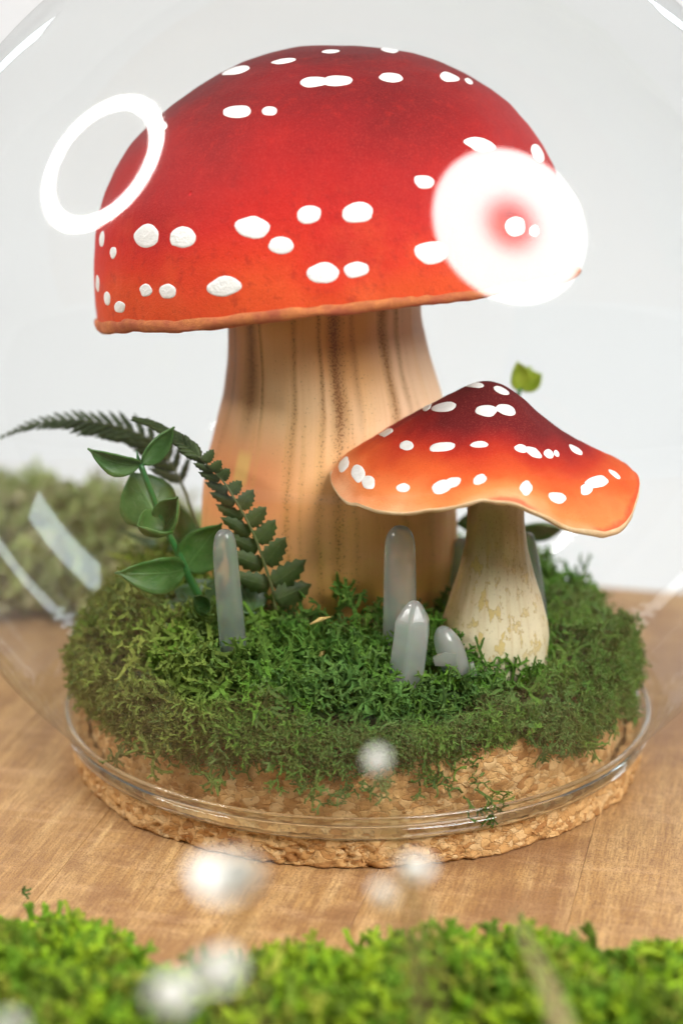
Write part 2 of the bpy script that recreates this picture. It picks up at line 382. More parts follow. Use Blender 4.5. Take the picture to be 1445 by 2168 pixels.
# ------------------------------------------------------------------ lamps (the two whose reflections stand on the glass)
def lamp_thing(name, label, centre, target, R, r, mat, kind):
    d = (Vector(target) - Vector(centre)).normalized(); q = d.to_track_quat('Z', 'Y').to_matrix()
    t = empty(name, centre, label, 'ring lamp'); c = Vector(centre)
    def X(V): return [q @ Vector(v) + c for v in V]
    if kind == 'tube':
        prof = [(R + r*math.cos(a), r*.5*math.sin(a)) for a in np.linspace(0, 2*PI, 17)[:-1]]
        V, F = revolve(prof, 72, close=True); mk('diffuser', X(V), F, mat, t)
        prof = [(R - r*1.25, -r*.5), (R + r*1.25, -r*.5), (R + r*1.25, -r*1.6), (R - r*1.25, -r*1.6)]
        V, F = revolve(prof, 72, close=True); mk('housing', X(V), F, M['metal'], t)
    else:
        V, F = revolve([(r, 0), ((R + r)/2, .05), (R, 0)], 96); F = [f[::-1] for f in F]; mk('diffuser', X(V), F, mat, t)
        V, F = revolve([(r - .1, -.1), (R + .5, -.1), (R + .5, -5), (r - .1, -5)], 96, close=True); mk('housing', X(V), F, M['metal'], t)
    V, F = tube([c - d*r*2 + Vector((0, 0, R)) if kind == 'tube' else c - d*5, c - d*30 + Vector((0, 0, R))], .9, 12); mk('boom', V, F, M['metal'], t)
LC = Vector((-38.8, -8.7, 41.5)); lamp_thing('ring_lamp', 'narrow ring lamp high on the left, mirrored as a white hoop on the globe', LC, LC + Vector((.770, .0455, -.636)), 10.7, 1.4, m_lamp('ring_tube', 78, (1, .97, .93)), 'tube')
RC = Vector((26, -33.1, 40.8)); lamp_thing('round_lamp', 'broad round lamp high on the right, mirrored as a white disc on the globe', RC, RC + Vector((-.527, .560, -.639)), 15.3, .6, m_lamp('disc_diffuser', 38, (1, .975, .94), (1.6, 7.6)), 'disc')

def strip(label, c, wd, ht, mat):
    c = Vector(c); t = empty('strip_lamp', c, label, 'strip lamp'); d = (Vector((-4, 2, 4)) - c).normalized(); q = d.to_track_quat('Z', 'Y').to_matrix()
    def X(V): return [q @ Vector(v) + c for v in V]
    mk('diffuser', X([(-wd/2, -ht/2, 0), (wd/2, -ht/2, 0), (wd/2, ht/2, 0), (-wd/2, ht/2, 0)]), [(0, 1, 2, 3)], mat, t)
    e = .4; V = [(x*(wd/2 + e), y*(ht/2 + e), z) for z in (-.1, -3) for x, y in ((-1, -1), (1, -1), (1, 1), (-1, 1))]
    mk('housing', X(V), [(0, 1, 2, 3), (7, 6, 5, 4), (0, 4, 5, 1), (1, 5, 6, 2), (2, 6, 7, 3), (3, 7, 4, 0)], M['metal'], t, smooth=False)
strip('tall strip lamp far right, mirrored as a pale blue streak in the lower left glass', (46, 26, 30.5), 9, 17, m_lamp('strip_diffuser', 15, (.80, .93, 1)))
strip('slim strip lamp beside the paper sweep, mirrored as the outermost thin streaks', (25, 33, 21), 3.0, 18, m_lamp('slim_strip_diffuser', 11, (.84, .94, 1)))
strip('slim strip lamp left of the paper sweep, mirrored low in the right glass', (-28, 33, 23), 3.4, 16, m_lamp('left_strip_diffuser', 7, (.9, .96, 1)))

# ------------------------------------------------------------------ backdrop and table
pr = [(-70, -9.0)] + [(18, -9.0)] + [(18 + 22*math.sin(a), -9 + 22*(1 - math.cos(a))) for a in np.linspace(.1, PI/2, 14)] + [(40, 95)]
V, F = [], []
for (y, z) in pr:
    for x in (-95, 95): V.append((x, y, z))
for i in range(len(pr)-1): F.append((2*i, 2*i+1, 2*i+3, 2*i+2))
tag(mk('backdrop', V, F, M['back']), 'plain white paper sweep curving up behind the table', kind='structure')
ta = math.radians(-13.5); TR = Matrix.Rotation(ta, 3, 'Z'); tb = (0, 9.15 + 0.25*8.0 - 0, 0)
table = bpy.data.objects.new('table', None); COL.objects.link(table); ORG[table.name] = Vector((0, 0, 0)); table.empty_display_size = .01
tag(table, 'brown planked wooden table top with saw marks', kind='structure'); table.rotation_euler = (0, 0, 0)
edges = [-34, -21, -12.5, -7.0, -3.9, -2.05, 1.7, 5.3, 9.6, 15.5, 24, 34]
for a, b in zip(edges[:-1], edges[1:]):
    g = .003; yb = 11.0; y0 = -34; bev = .008; dz = random.uniform(-.006, 0)
    nx = 2
    V = [(a+g, y0, -1.8), (b-g, y0, -1.8), (b-g, yb, -1.8), (a+g, yb, -1.8), (a+g, y0, dz-bev), (b-g, y0, dz-bev), (b-g, yb, dz-bev), (a+g, yb, dz-bev),
         (a+g+bev, y0+bev, dz), (b-g-bev, y0+bev, dz), (b-g-bev, yb-bev, dz), (a+g+bev, yb-bev, dz)]
    F = [(0, 3, 2, 1), (0, 1, 5, 4), (1, 2, 6, 5), (2, 3, 7, 6), (3, 0, 4, 7), (4, 5, 9, 8), (5, 6, 10, 9), (6, 7, 11, 10), (7, 4, 8, 11), (8, 9, 10, 11)]
    o = mk('plank', V, F, M['wood'], table, smooth=False); o.rotation_euler = (0, 0, ta)

# ------------------------------------------------------------------ cork base
cork = empty('cork_base', (0, 0, 0), 'round two-step cork stopper under the glass globe', 'cork base')
def rough(p, th, r, z):
    k = nz((p.x*1.1, p.y*1.1, p.z*1.1)) * .07 + nz((p.x*4.5, p.y*4.5, p.z*5)) * .06 - max(0, nz((p.x*7, p.y*7, p.z*9)) - .12) * .18
    d = Vector((math.cos(th), math.sin(th), 0)); return p + d * k + Vector((0, 0, nz((p.x*2+9, p.y*2, p.z*2)) * .03 if z > .1 else 0))
prof = [(.1, 0), (3, 0), (5.8, 0)] + [(5.88, .03 + .55*i/14) for i in range(15)] + [(5.75, .62), (5.6, .63)]
V, F = revolve(prof, 560, fn=rough); mk('base_disc', V, F, M['cork'], cork)
prof = [(5.5, .55)] + [(5.5, .62 + 1.45*i/20) for i in range(21)] + [(5.4, 2.12), (4.5, 2.15), (.05, 2.15)]
V, F = revolve(prof, 420, fn=rough); mk('plug', V, F, M['cork'], cork)
# granules that stand proud of both rims
import bmesh
chips = []
for k in range(14):
    bm = bmesh.new(); bmesh.ops.create_icosphere(bm, subdivisions=1, radius=1)
    sx, sy, sz = random.uniform(.08, .17), random.uniform(.05, .075), random.uniform(.06, .12)
    vs = []
    for v in bm.verts:
        q = v.co.normalized() * (1 + nz(v.co*1.3 + Vector((k*7.1, 0, 0))) * .7)
        vs.append((q.x*sx, q.y*sy, q.z*sz))
    fs = [tuple(v.index for v in f.verts) for f in bm.faces]; bm.free(); chips.append((vs, fs))
chip_me = []
for vs, fs in chips:
    me = bpy.data.meshes.new('cork_granule'); me.from_pydata([(a*S, b*S, c*S) for a, b, c in vs], [], fs); me.materials.append(M['cork']); chip_me.append(me)
spots = []
for i in range(620):
    th = -PI/2 + (i/620 - .5) * 2*PI + random.uniform(-.02, .02); spots.append((th, 5.815, random.uniform(.07, .53)))
for i in range(520):
    th = -PI/2 + (i/520 - .5) * 2*PI; spots.append((th, 5.45, random.uniform(.7, 1.9)))
spots.sort(key=lambda s: abs((s[0] + PI/2 + PI) % (2*PI) - PI) + (0 if s[1] > 5.7 else .25))
JV, JF = [], []
for i, (th, r, z) in enumerate(spots):
    k = random.randrange(14); sc_ = random.uniform(.75, 1.15)
    R3 = Matrix.Rotation(th - PI/2, 3, 'Z') @ Matrix.Rotation(random.uniform(-.9, .9), 3, 'Y') @ Matrix.Rotation(random.uniform(-.25, .25), 3, 'X')
    r += nz((r*math.cos(th)*1.1, r*math.sin(th)*1.1, z*1.1)) * .09
    c = Vector((r*math.cos(th), r*math.sin(th), z))
    if i < 295:
        o = bpy.data.objects.new('cork_granule', chip_me[k]); COL.objects.link(o); o.parent = cork; o.location = c*S
        o.rotation_euler = R3.to_euler(); o.scale = (sc_,)*3
    else:
        n0 = len(JV); JV += [R3 @ (Vector(v)*sc_) + c for v in chips[k][0]]; JF += [tuple(a+n0 for a in f) for f in chips[k][1]]
tag(mk('granule_layer', JV, JF, M['cork'], cork, smooth=False), kind='stuff')

# ------------------------------------------------------------------ big mushroom
BC = Vector((-.35, .5, 0))
big = empty('toadstool', (BC.x, BC.y, 2.1), 'tall toadstool with a large domed red cap and streaked peach stem', 'mushroom')
zr = [(1.6, 2.15), (2.3, 2.3), (3.0, 2.47), (3.6, 2.58), (4.2, 2.64), (4.7, 2.62), (5.3, 2.58), (5.87, 2.50), (6.6, 2.33), (7.4, 2.17), (8.1, 2.03), (8.8, 1.95), (10.2, 1.9)]
zs = np.linspace(1.6, 10.2, 90); seg = 150; V, F, UVs = [], [], []
for z in zs:
    cxs = interp(z, [(1.6, -.50), (4.6, -.57), (6, -.60), (7.4, -.55), (8.9, -.66)])
    for j in range(seg + 1):
        th = 2*PI*j/seg - 1.5*PI        # -270..90 deg, seam at the back
        a = th + PI/2; r = interp(z, zr)
        q = Vector((math.cos(th), math.sin(th), 0))
        r += nz((q.x*1.1, q.y*1.1, z*.22)) * .10 + nz((q.x*4, q.y*4, z*.5 + 5)) * .028 + .018*nz((q.x*12, q.y*12, z*.3))
        V.append((cxs + r*q.x, BC.y + r*q.y, z)); UVs.append((a*2.25, z))
for i in range(len(zs)-1):
    for j in range(seg): k = i*(seg+1)+j; F.append((k, k+1, k+seg+2, k+seg+1))
mk('stem', V, F, M['stemb'], big, uv=UVs)

CR = 4.77
CB = P(717, 622, .5)
axis_rot = Matrix.Rotation(math.radians(-6.1), 3, 'Y') @ Matrix.Rotation(math.radians(-8.3), 3, 'X')
# rotation about Y: positive turns +x down; right side must rise
proto = [(0, 1.01), (.10, 1.005), (.2, .99), (.3, .968), (.4, .935), (.5, .89), (.6, .832), (.7, .762), (.78, .69), (.85, .605), (.90, .52), (.94, .43), (.965, .34), (.985, .24), (.997, .14), (1.002, .07), (1.0, .0)]
tt = np.array([p[0] for p in proto]); hh = np.array([p[1] for p in proto])
ss = np.concatenate([[0], np.cumsum(np.hypot(np.diff(tt), np.diff(hh)))]); sq = np.linspace(0, ss[-1], 80)
prof = list(zip(np.interp(sq, ss, tt), np.interp(sq, ss, hh)))
def capfn(lr, lh, th):
    q = Vector((math.cos(th), math.sin(th), 0)); p = Vector((lr*CR*q.x, lr*CR*q.y, lh*CR))
    k = nz(p*.33) * .10 + nz(p*1.3 + Vector((3, 1, 5))) * .022
    low = max(0, 1 - lh/.12)
    k += low * (nz(Vector((q.x*9, q.y*9, 1))) * .03)
    p += Vector((q.x*k*min(1, lr*1.5), q.y*k*min(1, lr*1.5), k*(1 - lr) + low*(nz(Vector((q.x*3, q.y*3, 7)))*.10 + nz(Vector((q.x*14, q.y*14, 7)))*.02)))
    return p
def grid_rev(prof, seg, fn, tf):
    V, F = [], []; m = len(prof)
    for j in range(seg):
        th = 2*PI*j/seg
        for (r, h) in prof: V.append(tf(fn(r, h, th)))
    for j in range(seg):
        j2 = (j+1) % seg
        for i in range(m-1): F.append((j*m+i, j*m+i+1, j2*m+i+1, j2*m+i))
    return V, F
tfb = lambda p: axis_rot @ p + CB
bigcap = empty('cap', CB, None, None); bigcap.parent = big; bigcap.location = (CB - ORG[big.name])*S
bpy.data.objects.remove(bigcap)
V, F = grid_rev([(max(r, .002), h) for r, h in prof], 200, capfn, tfb)
# the cap mesh keeps its own tilted frame so that its paint follows the tilt
def mk_frame(name, V, F, mat, parent, org, rot, **k):
    inv = rot.inverted(); o = mk(name, [inv @ (Vector(v) - Vector(org)) + Vector(org) for v in V], F, mat, parent, org=org, **k)
    o.rotation_euler = rot.to_euler(); return o
capB = mk_frame('cap', V, F, M['capb'], big, CB, axis_rot)
bvhB = BVHTree.FromPolygons([Vector(v) for v in V], F)
def child_local(o, parent, org, parent_rot):      # child of a rotated part: undo the rotation
    R = parent_rot.inverted(); o.location = (R @ (Vector(org) - ORG[parent.name]))*S; o.rotation_euler = R.to_euler()
def lipfn(lr, lh, th):
    p = capfn(min(lr, 1.0), max(lh, 0), th); q = Vector((math.cos(th), math.sin(th), 0))
    j = nz(Vector((q.x*7, q.y*7, lh*40))) * .055 + nz(Vector((q.x*24, q.y*24, lh*60))) * .035
    left = max(0, math.cos(th - math.radians(195)))
    return p + q*((lr - min(lr, 1.0))*CR + j) + Vector((0, 0, min(lh, 0)*CR*(1 + .45*left) + j*.6))
V, F = grid_rev([(1.0, .004), (1.010, -.002), (1.012, -.012), (1.008, -.024), (.996, -.032), (.975, -.034), (.95, -.028)], 200, lipfn, tfb)
o = mk('cap_edge', V, F, M['edgeb'], capB, org=CB); child_local(o, capB, CB, axis_rot)
V, F = grid_rev([(.952, -.028), (.93, .05), (.86, .16), (.7, .25), (.4, .31), (.1, .33)], 120, lambda r, h, th: Vector((r*CR*math.cos(th), r*CR*math.sin(th), h*CR)), tfb)
o = mk('underside', V, F, M['under'], capB, org=CB); child_local(o, capB, CB, axis_rot)

def spot(bvh, parent, prot, cx, cy, rx, ry, rot=0, hgt=.013, maxe=.55, direct=None):
    if direct: hit, nrm = direct
    else:
        hit = None
        for dy in (0, 2, 4, 7, 10, 14):
            for dx in (0, 3, -3, 6, -6):
                h = bvh.ray_cast(CAM, ray(cx + dx, cy + dy))
                if h[0] is not None: hit, nrm = h[0], h[1]; break
            if hit is not None: break
        if hit is None: return
    nrm = nrm.normalized()
    if not direct and nrm.dot(ray(cx, cy)) > 0: nrm = -nrm
    nseg, rings = 22, 4; V = []; ph = random.uniform(0, 50); ca, sa = math.cos(math.radians(rot)), math.sin(math.radians(rot))
    out = []
    ta_ = nrm.cross(Vector((0, 0, 1))); ta_ = ta_.normalized() if ta_.length > .05 else Vector((1, 0, 0)); tb_ = nrm.cross(ta_)
    for k in range(nseg):
        th = 2*PI*k/nseg; m = 1 + .19*mnoise.noise(Vector((math.cos(th)*1.1, math.sin(th)*1.1, ph))) + .035*mnoise.noise(Vector((math.cos(th)*5, math.sin(th)*5, ph)))
        ex, ey = rx*m*math.cos(th), ry*m*math.sin(th)
        if direct: d = ta_*ex + tb_*ey
        else:
            r_ = ray(cx + ex*ca - ey*sa, cy + ex*sa + ey*ca); den = r_.dot(nrm)
            t = (hit - CAM).dot(nrm) / den if abs(den) > 1e-3 else 0
            d = CAM + r_*t - hit
            d -= nrm*d.dot(nrm)
            if d.length > maxe: d *= maxe/d.length
        out.append(d)
    def down(p):
        h = bvh.ray_cast(p + nrm*.8, -nrm)
        if h[0] is None:
            h = bvh.find_nearest(p)
        nn = h[1] if h[1].dot(nrm) > 0 else -h[1]
        return h[0], nn
    a, nn = down(hit); V.append(a + nn*hgt)
    for ri in range(1, rings + 1):
        f = [0, .45, .78, .94, 1.0][ri]; hh_ = [hgt, hgt*.98, hgt*.85, hgt*.55, -.006][ri]
        for d in out:
            a, nn = down(hit + d*f); V.append(a + nn*(hh_ + .003*mnoise.noise(a*6)))
    F = [(0, 1+k, 1+(k+1) % nseg) for k in range(nseg)]
    for ri in range(rings-1):
        for k in range(nseg):
            k2 = (k+1) % nseg; F.append((1+ri*nseg+k, 1+(ri+1)*nseg+k, 1+(ri+1)*nseg+k2, 1+ri*nseg+k2))
    o = mk('white_dot', V, F, M['paint'], parent, org=hit); child_local(o, parent, hit, prot)
for a in [(499,148,29,8,-14),(600,129,27,6,-8),(700,109,18,4,-3),(824,105,20,4,8),(664,173,32,12,-3),(715,170,32,12,-3),(827,163,27,10,5),(951,163,22,10,15),(992,172,10,5,32),
          (501,236,33,14,-5),(570,235,17,10,-3),(340,268,15,9,-20),(1016,306,33,15,10),(1138,323,13,22,-28),(897,385,22,15,10),(308,500,29,26,-20),(386,502,29,24,-10),
          (534,481,38,24,5),(594,518,28,18,2),(653,454,27,20,-3),(755,450,35,23,-3),(216,506,5,17,5),(240,535,7,13,5),(227,632,7,15,-6),(253,650,13,13,0),(309,615,13,14,20),
          (355,617,18,16,0),(472,608,36,22,-6),(684,577,35,23,-6),(754,571,27,17,-8),(912,535,36,25,0),(1090,479,23,22,35),(1130,489,11,13,0),(207,600,4,18,0),(1190,470,9,18,-12)]:
    spot(bvhB, capB, axis_rot, *a)
for k in range(14):        # the far side is dotted too
    th = math.radians(20 + 140*((k*.618) % 1)); hgt_ = random.uniform(.15, .95); rr = float(np.interp(-hgt_, -hh, tt))
    p0 = tfb(capfn(rr, hgt_, th)); f_ = bvhB.find_nearest(p0); nn = f_[1] if f_[1].dot(p0 - CB) > 0 else -f_[1]
    spot(bvhB, capB, axis_rot, 0, 0, random.uniform(.15, .33), random.uniform(.13, .24), direct=(f_[0], nn))

# ------------------------------------------------------------------ small mushroom
SC = Vector((2.62, -2.2, 0))
small = empty('toadstool', (SC.x, SC.y, 2.2), 'short toadstool with a wavy pointed maroon to orange cap and cream stem', 'mushroom')
zr = [(1.8, .9), (2.4, 1.0), (2.8, 1.04), (3.2, 1.05), (3.45, 1.02), (3.96, .88), (4.46, .73), (5.0, .61), (5.5, .565), (5.8, .56), (7.0, .5)]
zs = np.linspace(1.8, 7.0, 60); seg = 90; V, F, UVs = [], [], []
for z in zs:
    for j in range(seg+1):
        th = 2*PI*j/seg - 1.5*PI; a = th + PI/2; r = interp(z, zr); q = Vector((math.cos(th), math.sin(th), 0))
        r += nz((q.x*1.3, q.y*1.3, z*.4 + 3)) * .06 + nz((q.x*5, q.y*5, z*.6)) * .02
        V.append((SC.x + r*q.x, SC.y + r*q.y, z)); UVs.append((a*1.0, z))
for i in range(len(zs)-1):
    for j in range(seg): k = i*(seg+1)+j; F.append((k, k+1, k+seg+2, k+seg+1))
mk('stem', V, F, M['stems'], small, uv=UVs)
CX, CY, APEX = 2.40, -2.2, 8.22
zrim_t = [(0, 6.45), (30, 6.4), (60, 6.0), (90, 5.85), (120, 6.0), (150, 6.25), (180, 6.40), (205, 6.32), (225, 6.30), (240, 6.46), (255, 6.68), (270, 6.80), (283, 6.62), (300, 6.12), (315, 6.00), (330, 6.02), (345, 6.25), (360, 6.45)]
rrim_t = [(0, 2.90), (25, 2.72), (90, 2.7), (180, 2.93), (225, 3.0), (270, 2.85), (315, 3.1), (340, 2.86), (352, 2.92), (360, 2.90)]
def ctab(x, tab):
    x = x % 360; h = 9; return sum(interp((x + d) % 360, tab) for d in (-h, -h/2, 0, h/2, h)) / 5
hL = [(0, 1), (.05, .99), (.1, .965), (.2, .885), (.37, .745), (.5, .62), (.68, .46), (.85, .27), (.94, .13), (1, 0)]
hR = [(0, 1), (.05, .99), (.1, .965), (.2, .87), (.35, .67), (.5, .48), (.65, .33), (.8, .20), (.93, .075), (1, 0)]
def sm(t, tab): return sum(interp(max(0, abs(t + d)), tab) for d in (-.05, -.025, 0, .025)) / 4 if t < .95 else interp(t, tab)
def scap(t, th):
    deg = math.degrees(th) % 360; zr_, rr_ = ctab(deg, zrim_t), ctab(deg, rrim_t)
    wl = .5 - .5*math.cos(th); h = sm(t, hL)*wl + sm(t, hR)*(1 - wl); h = h / (sm(0, hL))
    q = Vector((math.cos(th), math.sin(th), 0)); p = Vector((CX, CY, 0)) + q*rr_*t; zc = zr_*t + 6.15*(1 - t)
    p.z = zc*(1-h) + APEX*h + nz(p*1.1)*.05*min(1, t*2) + nz((p.x*4, p.y*4, 2))*.015 + t**8*(nz((q.x*6, q.y*6, 4))*.05)
    return p
seg, nt = 170, 70; V, F, UVs = [], [], []
for j in range(seg+1):
    th = 2*PI*j/seg + PI/2
    for i in range(nt):
        t = .001 + .999*i/(nt-1); V.append(scap(t, th)); UVs.append((j/seg, t))
for j in range(seg):
    for i in range(nt-1): F.append((j*nt+i, j*nt+i+1, (j+1)*nt+i+1, (j+1)*nt+i))
so = Vector((CX, CY, 6.2)); I3 = Matrix.Identity(3)
capS = mk('cap', V, F, M['caps'], small, org=so, uv=UVs)
bvhS = BVHTree.FromPolygons([Vector(v) for v in V], F)
V, F = [], []; prof = [(0, 0), (.006, -.02), (.002, -.10), (-.008, -.17), (-.03, -.20), (-.10, -.19), (-.2, -.12)]
seg = 200
for j in range(seg):
    th = 2*PI*j/seg; q = Vector((math.cos(th), math.sin(th), 0)); deg = math.degrees(th); th_ = .5 + .5*max(0, math.cos(th - math.radians(335)))**6
    e = scap(1, th)
    for i, (dr, dz) in enumerate(prof):
        jj = (nz((q.x*8, q.y*8, dz*9))*.03 + nz((q.x*25, q.y*25, dz*20))*.014) * (1 if i else 0)
        V.append(e + q*(dr*2.2 + jj) + Vector((0, 0, dz*th_*.9 + jj)))
m = len(prof)
for j in range(seg):
    j2 = (j+1) % seg
    for i in range(m-1): F.append((j*m+i, j*m+i+1, j2*m+i+1, j2*m+i))
mk('cap_edge', V, F, M['edges'], capS)
V, F = [], []; ts = [.915, .8, .6, .4, .2]
for j in range(100):
    th = 2*PI*j/100; q = Vector((math.cos(th), math.sin(th), 0)); e = scap(1, th)
    for i, t in enumerate(ts):
        p = Vector((CX, CY, 0)) + q*ctab(math.degrees(th), rrim_t)*t; p.z = min(e.z - .16 + (1 - t)*.5, scap(t, th).z - .25); V.append(p)
for j in range(100):
    j2 = (j+1) % 100
    for i in range(4): F.append((j*5+i, j*5+i+1, j2*5+i+1, j2*5+i))
mk('underside', V, F, M['under'], capS)
for a in [(1003,814,21,5,0),(1061,826,19,7,22),(938,861,28,10,-8),(904,862,12,5,-35),(1028,870,24,13,3),(1070,867,23,12,15),(816,914,17,7,-12),(860,943,16,11,0),(935,946,29,10,-5),
          (1014,941,20,7,-4),(726,982,11,18,30),(758,1002,15,20,-8),(779,1021,14,14,0),(853,1032,15,10,-5),(934,1031,22,15,-20),(955,1022,22,11,-20),(1015,1015,15,11,-18),
          (1102,950,15,9,15),(1129,958,19,10,30),(1161,961,12,9,45),(1177,960,5,8,-30),(1218,953,17,6,32),(1113,1033,14,15,20),(1179,1054,20,12,10),(1260,1021,30,13,-12),(1241,1035,14,12,-30),(1300,1004,16,5,38)]:
    spot(bvhS, capS, I3, *a, hgt=.010, maxe=.4)
for k in range(9):
    th = math.radians(25 + 130*((k*.618) % 1)); t = random.uniform(.35, .9); p0 = scap(t, th); f_ = bvhS.find_nearest(p0); nn = f_[1] if f_[1].z > 0 else -f_[1]
    spot(bvhS, capS, I3, 0, 0, random.uniform(.1, .2), random.uniform(.08, .13), direct=(f_[0], nn), hgt=.010)

# ------------------------------------------------------------------ moss
def tuft(depth, r0, seglen, spread, nroot, curl=.38, sub=2, sides=3):
    V, F = [], []
    def ring(p, d, r):
        a = d.orthogonal().normalized(); b = d.cross(a); n0 = len(V)
        for t in range(sides):
            an = 2*PI*t/sides; V.append(p + (a*math.cos(an) + b*math.sin(an))*r)
        return n0
    def seg(p, d, r, L, k):
        n0 = ring(p, d, r); r2 = r*(.84 if k else .5); q = p
        for m in range(sub if k else 1):
            d = (d + Vector((random.gauss(0, curl), random.gauss(0, curl), random.gauss(0, curl)))).normalized(); q = q + d*(L/sub if k else L)
            n1 = ring(q, d, r + (r2 - r)*(m+1)/(sub if k else 1))
            for t in range(sides): F.append((n0+t, n0+(t+1) % sides, n1+(t+1) % sides, n1+t))
            n0 = n1
        if k == 0: F.append(tuple(n0+t for t in range(sides))); return
        nb = random.choice((2, 2, 2, 3) if k > 1 else (2, 3)); s0 = random.uniform(0, 6.28); a = d.orthogonal().normalized(); b = d.cross(a)
        for m in range(nb):
            an = s0 + 2*PI*m/nb + random.uniform(-.5, .5); s_ = a*math.cos(an) + b*math.sin(an)
            seg(q, (d + s_*random.uniform(.45, spread)).normalized(), r2, L*(random.uniform(.62, .9) if k > 1 else random.uniform(.38, .6)), k-1)
    for _ in range(nroot):
        d = Vector((random.gauss(0, .5), random.gauss(0, .5), 1)).normalized()
        seg(Vector((random.gauss(0, .10), random.gauss(0, .10), -.05)), d, r0, seglen, depth)
    T = []
    for f in F:
        if len(f) == 4: T += [(f[0], f[1], f[2]), (f[0], f[2], f[3])]
        else: T.append(f)
    return np.array([tuple(v) for v in V]), np.array(T)
coarse = [tuft(3, random.uniform(.042, .060), random.uniform(.24, .34), 1.35, 3) for _ in range(14)]
mid = [tuft(3, random.uniform(.032, .044), random.uniform(.19, .27), 1.3, 3) for _ in range(14)]
finev = [tuft(3, random.uniform(.025, .033), random.uniform(.14, .19), 1.2, 4, sub=1) for _ in range(14)]
softv = [tuft(2, random.uniform(.06, .09), random.uniform(.24, .34), 1.3, 3, sub=1) for _ in range(10)]
print('tris', [len(v[0][1]) for v in (coarse, mid, finev, softv)])
def rotm(nrm, spin):
    return np.array(Vector(nrm).to_track_quat('Z', 'Y').to_matrix() @ Matrix.Rotation(spin, 3, 'Z'))
def moss_obj(name, items, label, cat, parent=None, base=None, mat=None, org=(0, 0, 0)):
    Vs, Fs, Cs = [], [], []; n0 = 0
    if base is not None:
        bv, bf, bc = base; Vs.append(np.array(bv)); Fs.append(np.array(bf)); Cs.append(np.tile(np.array(bc), (len(bv), 1))); n0 = len(bv)
    for (var, p, nrm, s, col) in items:
        tv, tf = var; R = rotm(nrm, random.uniform(0, 6.28)); Vs.append((tv*s) @ R.T + np.array(p)); Fs.append(tf + n0); n0 += len(tv)
        Cs.append(np.tile(np.array(col), (len(tv), 1)))
    V = (np.concatenate(Vs) - np.array(org))*S; F = np.concatenate(Fs).astype(np.int32); Cc = np.concatenate(Cs)
    me = bpy.data.meshes.new(name); me.vertices.add(len(V)); me.vertices.foreach_set('co', V.astype(np.float32).ravel())
    me.loops.add(F.size); me.loops.foreach_set('vertex_index', F.ravel()); me.polygons.add(len(F))
    me.polygons.foreach_set('loop_start', np.arange(0, F.size, 3, dtype=np.int32)); me.polygons.foreach_set('loop_total', np.full(len(F), 3, dtype=np.int32))
    me.update(calc_edges=True); ca = me.color_attributes.new('Col', 'FLOAT_COLOR', 'POINT')
    ca.data.foreach_set('color', np.concatenate([Cc, np.ones((len(Cc), 1))], 1).astype(np.float32).ravel()); me.materials.append(mat or M['moss'])
    me.polygons.foreach_set('use_smooth', [False]*len(F)); me.validate()
    o = bpy.data.objects.new(name, me); COL.objects.link(o); place(o, parent, org); tag(o, label, cat, kind='stuff'); return o
def mound_z(x, y):
    r = math.hypot(x, y); z = 3.12 - .45*(r/5)**2 + nz((x*.55, y*.55, 3))*.42 + nz((x*1.7, y*1.7, 4))*.42
    th = math.degrees(math.atan2(y, x)) % 360
    z += .25*max(0, math.cos(math.radians(th - 190)))*min(1, r/4)       # a little higher on the left
    if r > 4.7: z -= 1.15*((r - 4.7)/1.0)**2
    return z
zlow_t = [(0, 1.35), (60, 1.5), (120, 1.5), (185, 1.35), (215, 1.5), (240, 1.62), (262, 1.74), (280, 1.82), (293, 1.98), (305, 2.05), (311, 1.5), (317, 1.3), (330, 1.6), (343, 1.3), (360, 1.35)]
def mcol(x, y):
    olive = np.array((.20, .24, .040)); green = np.array((.066, .190, .022)); dark = np.array((.030, .105, .026)); bright = np.array((.13, .31, .022)); sage = np.array((.095, .175, .055))
    k = min(1, max(0, (-x - 1.2)/3.0 + nz((x*.5, y*.5, 1))*.8)); c = green*(1-k) + olive*k
    if y < -3.8 and x > -1: c = c*.55 + sage*.45
    u = nz((x*1.25, y*1.25, 11))*1.3 + random.gauss(0, .22)
    if u < -.1: c = c*(1 + max(-.6, u)*.6) + dark*min(.6, -u)*.6
    elif u > .15: c = c*(1 - min(.8, u)) + bright*min(.8, u)
    if random.random() < .12: c = c*.5 + sage*.5
    return c*random.uniform(.65, 1.1)
items = []
def blocked(x, y):
    return math.hypot(x + .15, y - .5) < 2.35 or math.hypot(x - SC.x, y - SC.y) < .92
cnt = 0
while cnt < 1250:
    r = 5.75*math.sqrt(random.random()); th = random.uniform(0, 2*PI); x, y = r*math.cos(th), r*math.sin(th)
    if blocked(x, y): continue
    if nz((x*1.7, y*1.7, 4)) < -.16 and random.random() < .75: continue
    cnt += 1
    if y > 2.5 and random.random() < .35: continue
    z = mound_z(x, y); e = .05; nrm = Vector((-(mound_z(x+e, y) - z)/e, -(mound_z(x, y+e) - z)/e, 1)).normalized()
    left = (-x - 1.0)/2.5 + random.gauss(0, .35)
    var = random.choice(coarse if left > .3 else (mid if (random.random() < .45) else finev))
    nrm = (nrm + Vector((random.gauss(0, .3), random.gauss(0, .3), 0))).normalized()
    s = random.uniform(1.0, 1.5) * (.66 if r > 5.0 else 1)
    items.append((var, (x, y, z - .10), nrm, s, mcol(x, y)))
